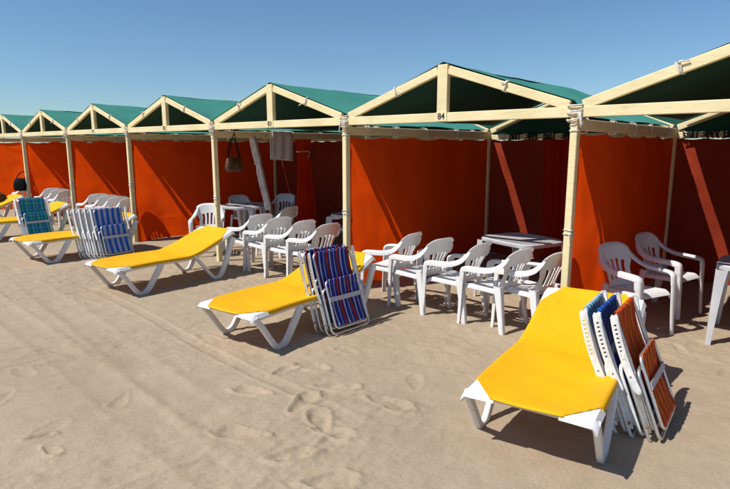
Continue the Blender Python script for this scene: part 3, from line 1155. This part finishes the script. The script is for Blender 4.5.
def make_folding(mat, tube, arm, label, group, seed):
    c = thing('folding_chair', label, 'folding chair', group=group)
    rnd = random.Random(seed)
    # back frame and its cloth
    MB().tube(rrect(0.235, 0.055, 0.765, 0.0), 0.0105, 8, True).build('back_frame', tube, c, 180)
    nu, nv = 15, 22
    P = np.zeros((nu, nv, 3))
    for i in range(nu):
        for j in range(nv):
            u = -1 + 2 * i / (nu - 1); v = j / (nv - 1)
            z = 0.30 + 0.478 * v
            y = 0.012 - 0.040 * math.sin(v * math.pi) * (1 - 0.25 * u * u) + 0.003 * math.sin(u * 21 + v * 9)
            if v > 0.95:
                y -= 0.004
            P[i, j] = (u * 0.218, y, z)
    MB().shell(P, 0.003).build('back_fabric', mat, c, 180)
    mb = MB()
    for k in range(8):          # cloth loops round the top bar
        x = -0.19 + k * 0.0543
        mb.tube([(x - 0.018, 0, 0.765), (x, 0, 0.767), (x + 0.018, 0, 0.765)], 0.0165, 8)
    mb.build('fabric_loop', mat, c, 60)
    # seat frame and its cloth, folded up against the back
    MB().tube(rrect(0.208, 0.045, 0.490, 0.050, 0.045), 0.0105, 8, True).build('seat_frame', tube, c, 180)
    for i in range(nu):
        for j in range(nv):
            u = -1 + 2 * i / (nu - 1); v = j / (nv - 1)
            P[i, j] = (u * 0.190, 0.062 - 0.022 * math.sin(v * math.pi) + 0.003 * math.sin(u * 17 + v * 11), 0.06 + 0.442 * v)
    MB().shell(P, 0.003).build('seat_fabric', mat, c, 180)
    # strap across the seat
    MB().strip([(-0.212, 0.0655, 0.315), (-0.1, 0.064, 0.313), (0.1, 0.064, 0.313), (0.212, 0.0655, 0.315)], 0.042, 0.004, (0, 1, 0)).build('strap', 'strap_grey', c)
    # leg hoops
    MB().tube(rrect(0.262, -0.005, 0.46, -0.030, 0.05), 0.0105, 8, True).build('rear_leg', tube, c, 180)
    MB().tube(rrect(0.246, 0.0, 0.42, 0.024, 0.05), 0.0105, 8, True).build('front_leg', tube, c, 180)
    for s in (-1, 1):
        # armrest: a moulded strip with a row of slots
        nu2, nv2 = 7, 38
        G = np.zeros((nu2, nv2, 3))
        for i in range(nu2):
            for j in range(nv2):
                u = -1 + 2 * i / (nu2 - 1); v = j / (nv2 - 1)
                w = 0.017 * min(1.0, math.sqrt(max(0.0, 1 - (abs(2 * v - 1)) ** 14)) + 0.25)
                G[i, j] = (s * (0.276 + 0.006 * (1 - u * u)), 0.004 + u * w + 0.02 * (v - 0.5) ** 2 * 4 - 0.02, 0.30 + 0.475 * v)
        vc = (np.arange(nv2 - 1) + 0.5) / (nv2 - 1)
        mask = np.ones((nu2 - 1, nv2 - 1), bool)
        for i in (2, 3):
            mask[i, (vc > 0.42) & (vc < 0.9) & ((np.arange(nv2 - 1) % 2) == 0)] = False
        if s > 0:
            G = G[::-1]; mask = mask[::-1]
        MB().shell(G, 0.010, mask).build('armrest', arm, c, 60)
        # flat link with its rivets
        MB().strip([(s * 0.262, -0.012, 0.06), (s * 0.262, -0.006, 0.34)], 0.022, 0.006, (1, 0, 0)).build('link', tube, c)
        for z in (0.10, 0.30, 0.405):
            MB().tube([(s * 0.268, -0.01, z), (s * 0.292, -0.01, z)], 0.0065, 8).build('rivet', 'rust', c)
    return c


def lean(o, x, y, rz, tilt, z=0.012):
    o.location = (x, y, z)
    o.rotation_euler = (R(tilt), 0, R(rz))
    return o


GS = 'folded beach chairs leaning on the loungers'
f1 = make_folding('orange_stripes', 'aluminium', 'white_tube', 'folded beach chair with orange and red striped cloth leaning on yellow lounger', GS, 1)
lean(f1, -0.745, 3.63, -85, 21)
f2 = make_folding('deep_blue_stripes', 'white_tube', 'white_tube', 'folded white framed beach chair with deep blue cloth behind the orange one', GS, 2)
lean(f2, -0.845, 3.615, -84, 21)
f3 = make_folding('pale_blue_stripes', 'white_tube', 'white_tube', 'folded white framed beach chair with pale blue cloth touching the lounger', GS, 3)
lean(f3, -0.935, 3.60, -83, 20)
f4 = make_folding('red_blue_stripes', 'aluminium', 'aluminium', 'folded beach chair with red, blue and white stripes, outer one of two', GS, 4)
lean(f4, -3.46, 3.70, -92, 19)
f5 = dup(f4, (-3.58, 3.68, 0.012), (R(18), 0, R(-93)), 'folded beach chair with red, blue and white stripes, inner one against the lounger')
f6 = make_folding('blue_white_stripes', 'aluminium', 'white_tube', 'folded beach chair with blue and white striped cloth leaning on frames', GS, 6)
lean(f6, -8.62, 3.90, -86, 17)
f6b = make_folding('towel_white', 'white_tube', 'white_tube', 'x', GS, 8)
for i, lb in enumerate(('folded white beach chair frame, next behind the blue and white striped one', 'folded white beach chair frame, second behind the blue and white striped one',
                        'folded white beach chair frame, third behind the blue and white striped one', 'folded white beach chair frame touching the lounger behind the blue striped one')):
    loc, rot = (-8.72 - 0.08 * i, 3.85 - 0.045 * i, 0.012), (R(17 + 0.8 * i), 0, R(-88 + 2 * i))
    if i == 0:
        f6b.location = loc; f6b.rotation_euler = rot; f6b['label'] = lb
    else:
        dup(f6b, loc, rot, lb)
f7 = make_folding('teal_plaid', 'aluminium', 'white_tube', 'folded beach chair with teal and green plaid cloth leaning on yellow lounger', GS, 7)
lean(f7, -11.42, 3.72, -86, 18)
dup(f7, (-11.54, 3.74, 0.012), (R(17), 0, R(-84)), 'folded beach chair with teal plaid cloth, the one hidden behind its twin')

# ------------------------------------------------------------------ hung and laid things
XB = post_x(2)


def curtain():
    c = thing('curtain', 'gathered orange curtain hanging in folds inside tent 83', 'curtain', (XB, FRONT + 1.76, 0))
    n, m = 60, 26
    P = np.zeros((n, m, 3))
    for i in range(n):
        u = i / (n - 1)
        for j in range(m):
            v = j / (m - 1)
            z = 0.30 + 1.54 * v
            pin = 0.55 + 0.45 * abs(v - 0.86) / 0.86 if v < 0.86 else 0.55 + 0.45 * (v - 0.86) / 0.14 * 0.6
            y = (u - 0.5) * 0.50 * pin + 0.06 * (1 - v)
            x = 0.045 * math.sin(u * 34 + 1.5 * math.sin(u * 9)) * (0.55 + 0.45 * (1 - v)) * pin + 0.008 * math.sin(v * 13 + u * 30)
            P[i, j] = (x, y, z)
    MB().sheet(P).build('cloth', 'orange_canvas', c, 180)
    r = rope(c, rope_mesh('curtain', 51, 0.265, 0.085, 0.025, 2, 0.006, 1), (0.0, 0.0, 1.63), (0, 0, 1), (1, 0, 0))
    r.name = 'tie_back'
    return c


curtain()


def curtain84():
    c = thing('curtain', 'dark red curtain gathered at the back of tent 84 behind the cream post', 'curtain', (-3.32, FRONT + DEPTH - 0.075, 0))
    n, m = 60, 20
    P = np.zeros((n, m, 3))
    for i in range(n):
        u = i / (n - 1)
        for j in range(m):
            v = j / (m - 1)
            P[i, j] = ((u - 0.5) * 0.55 * (0.8 + 0.2 * v), 0.036 * math.sin(u * 24 + 1.4 * math.sin(u * 11 + v)), 0.1 + 1.72 * v)
    MB().sheet(P).build('cloth', 'orange_canvas', c, 180)


curtain84()


def towel():
    n, m = 26, 40
    P = np.zeros((n, m, 3))
    for i in range(n):
        u = i / (n - 1)
        for j in range(m):
            v = j / (m - 1)                  # over the side beam: down the near side, over, down the far side
            s = (v - 0.5) * 1.06
            if abs(s) < 0.085:
                a = s / 0.085 * math.pi / 2
                x = -0.0 + 0.040 * math.sin(a); z = 1.952 + 0.012 * math.cos(a)
            else:
                x = math.copysign(0.040 + 0.004 * math.sin(u * 11), s); z = 1.952 - (abs(s) - 0.085)
            z -= 0.0
            low = 1 if abs(s) > 0.2 else abs(s) / 0.2
            x += low * 0.012 * math.sin(u * 14 + v * 3)
            y = (u - 0.5) * 0.40 * (1 - 0.10 * low * math.sin(u * 3.1)) + (0.05 * (u - 0.3) * low if s > 0 else 0)
            P[i, j] = (x, y, z - (0.03 * u * low if s > 0 else 0))
    o = MB().shell(P, 0.006).build('towel', 'towel_white', None, 180)
    o.location = (XB, FRONT + 1.27, 0)
    tag(o, 'pale towel hanging over the beam inside tent 83', 'towel')


towel()


def roll():
    t = thing('rolled_cloth', 'grey rolled cloth hanging slantwise from the beam inside tent 83', 'cloth', (XB, FRONT + 0.70, 0))
    path = catmull([(0.0, 0.0, 1.86), (0.0, 0.03, 1.72), (0.01, 0.09, 1.45), (0.0, 0.16, 1.15), (0.0, 0.25, 0.80), (0.0, 0.27, 0.70)], 5)
    n = len(path)
    rings = []
    for i, p in enumerate(path):
        d = (path[min(i + 1, n - 1)] - path[max(i - 1, 0)]).normalized()
        sx_ = Vector((1, 0, 0)); uy = d.cross(sx_).normalized()
        q = i / (n - 1)
        rr = 0.042 + 0.016 * math.sin(math.pi * q) ** 0.5 - (0.012 if abs(q - 0.42) < 0.05 else 0.0)
        rings.append([p + (sx_ * math.cos(a) + uy * math.sin(a)) * rr * (1 + 0.13 * math.sin(4 * a + 2.2 * q) + 0.08 * math.sin(7 * a - 3 * q)) for a in np.linspace(0, 2 * math.pi, 28, endpoint=False)])
    MB().loft(rings).build('roll', 'roll_grey', t, 180)
    MB().tube([(0.062 * math.cos(a), 0.09 + 0.062 * math.sin(a), 1.45) for a in np.linspace(0, 2 * math.pi, 12, endpoint=False)], 0.007, 6, True).build('tie', 'rope_white', t, 180)


roll()


def handbag():
    t = thing('handbag', 'brown handbag with dark straps hanging from the beam of tent 83', 'handbag', (XB, FRONT + 0.33, 1.33))
    n, m = 20, 14
    rings = []
    for j in range(m):
        v = j / (m - 1)
        w = 0.155 * (1 - 0.25 * v ** 2) * (0.82 + 0.18 * min(1, v * 6)); d = 0.055 * math.sin(math.pi * (0.12 + 0.80 * v)) ** 0.6
        ring = []
        for k in range(n):
            a = 2 * math.pi * k / n
            c, s = math.cos(a), math.sin(a)
            ring.append((math.copysign(abs(s) ** 0.7, s) * d, math.copysign(abs(c) ** 0.6, c) * w, 0.01 + 0.20 * v + 0.008 * math.sin(a * 2)))
        rings.append(ring)
    MB().loft(rings).build('body', 'bag_leather', t, 180)
    G = np.zeros((12, 10, 3))
    for i in range(12):
        for j in range(10):
            u = -1 + 2 * i / 11; v = j / 9
            G[i, j] = (0.030 + 0.036 * math.sin(v * 2.2), u * 0.115 * (1 - 0.35 * v), 0.215 - 0.12 * v)
    MB().shell(G, 0.006).build('flap', 'bag_leather', t, 60)
    MB().tube([(0.062, 0, 0.088), (0.076, 0, 0.088)], 0.014, 10).build('clasp', 'brass', t, 60)
    for s in (-1, 1):
        MB().tube(catmull([(0.01 * s, -0.11, 0.18), (0.02 * s, -0.09, 0.30), (0.02 * s, -0.04, 0.47), (0.03 * s, 0.0, 0.565), (0.02 * s, 0.04, 0.47), (0.02 * s, 0.09, 0.30), (0.01 * s, 0.11, 0.18)], 5), 0.008, 8).build('strap', 'black_cloth', t, 180)
    # hook cord over the beam
    MB().tube(catmull([(0.036, 0.0, 0.565), (0.040, 0.0, 0.62), (0.0, 0.0, 0.632), (-0.040, 0.0, 0.62), (-0.036, 0.0, 0.565)], 5), 0.006, 6).build('hook_cord', 'rope_dark', t, 180)


handbag()


def lump(name, mat, loc, rz, size, label, cat, seed, flat=0.0):
    rs = np.random.RandomState(seed)
    nu, nv = 28, 16
    rings = []
    ph = rs.rand(8) * 6.28
    for j in range(nv):
        b = -math.pi / 2 + math.pi * (j + 0.5) / nv
        ring = []
        for i in range(nu):
            a = 2 * math.pi * i / nu
            r = 1 + 0.10 * math.sin(2 * a + ph[0] + b) + 0.07 * math.sin(3 * a + ph[1] - 2 * b) + 0.05 * math.sin(5 * a + ph[2] + 3 * b) + 0.03 * math.sin(9 * a + 4 * b + ph[3])
            z = math.sin(b)
            ca, sa = math.cos(a), math.sin(a)
            ca = math.copysign(abs(ca) ** 0.7, ca); sa = math.copysign(abs(sa) ** 0.7, sa)
            ring.append((size[0] * r * math.cos(b) ** 0.5 * ca, size[1] * r * math.cos(b) ** 0.5 * sa, max(z, -0.75) * size[2] * (1 + 0.06 * math.sin(4 * a + ph[4])) + size[2] * 0.75))
        rings.append(ring)
    return rings


def soft_bag(mat, loc, rz, size, label, cat, seed, name='beach_bag', strapmat='black_cloth'):
    t = thing(name, label, cat, loc, R(rz))
    MB().loft(lump(name, mat, loc, rz, size, label, cat, seed)).build('body', mat, t, 180)
    h = size[2] * 1.6
    for s in (-1, 1):
        y = s * size[1] * 0.25
        MB().tube(catmull([(-size[0] * 0.5, y, h * 0.85), (-size[0] * 0.4, y * 1.2, h * 1.2), (0, y * 1.5, h * 1.4), (size[0] * 0.4, y * 1.2, h * 1.2), (size[0] * 0.5, y, h * 0.85)], 4), 0.008, 6).build('strap', strapmat, t, 180)
    return t


def bag_on_chair():
    x, y = post_x(5), FRONT
    t = thing('black_bag', 'black bag hanging on a cream post at the far end', 'bag', (x - 0.12, y - 0.13, 0.66), R(35))
    MB().loft(lump('b', '', 0, 0, (0.15, 0.08, 0.17), '', '', 21)).build('body', 'black_cloth', t, 180)
    MB().tube(catmull([(-0.10, 0.0, 0.26), (-0.05, 0.03, 0.38), (0.09, 0.04, 0.46), (0.17, 0.03, 0.38), (0.10, 0.0, 0.26)], 5), 0.012, 8).build('strap', 'black_cloth', t, 180)


bag_on_chair()
# bundle on the far lounger, and a bag with things by the lounger beside it
soft_bag('brown_cloth', (-15.02, 4.05, 0.475), 20, (0.20, 0.16, 0.10), 'dark brown bundle lying on the far yellow lounger', 'bundle', 3, 'cloth_bundle')
soft_bag('pink_cloth', (-13.55, 4.25, 0.0), 40, (0.26, 0.18, 0.15), 'pale pink beach bag on the sand between two far loungers', 'bag', 5)
soft_bag('green_cloth', (-11.35, 4.52, 0.0), 10, (0.2, 0.16, 0.22), 'bright green beach bag on the sand behind the folded frames', 'bag', 8)
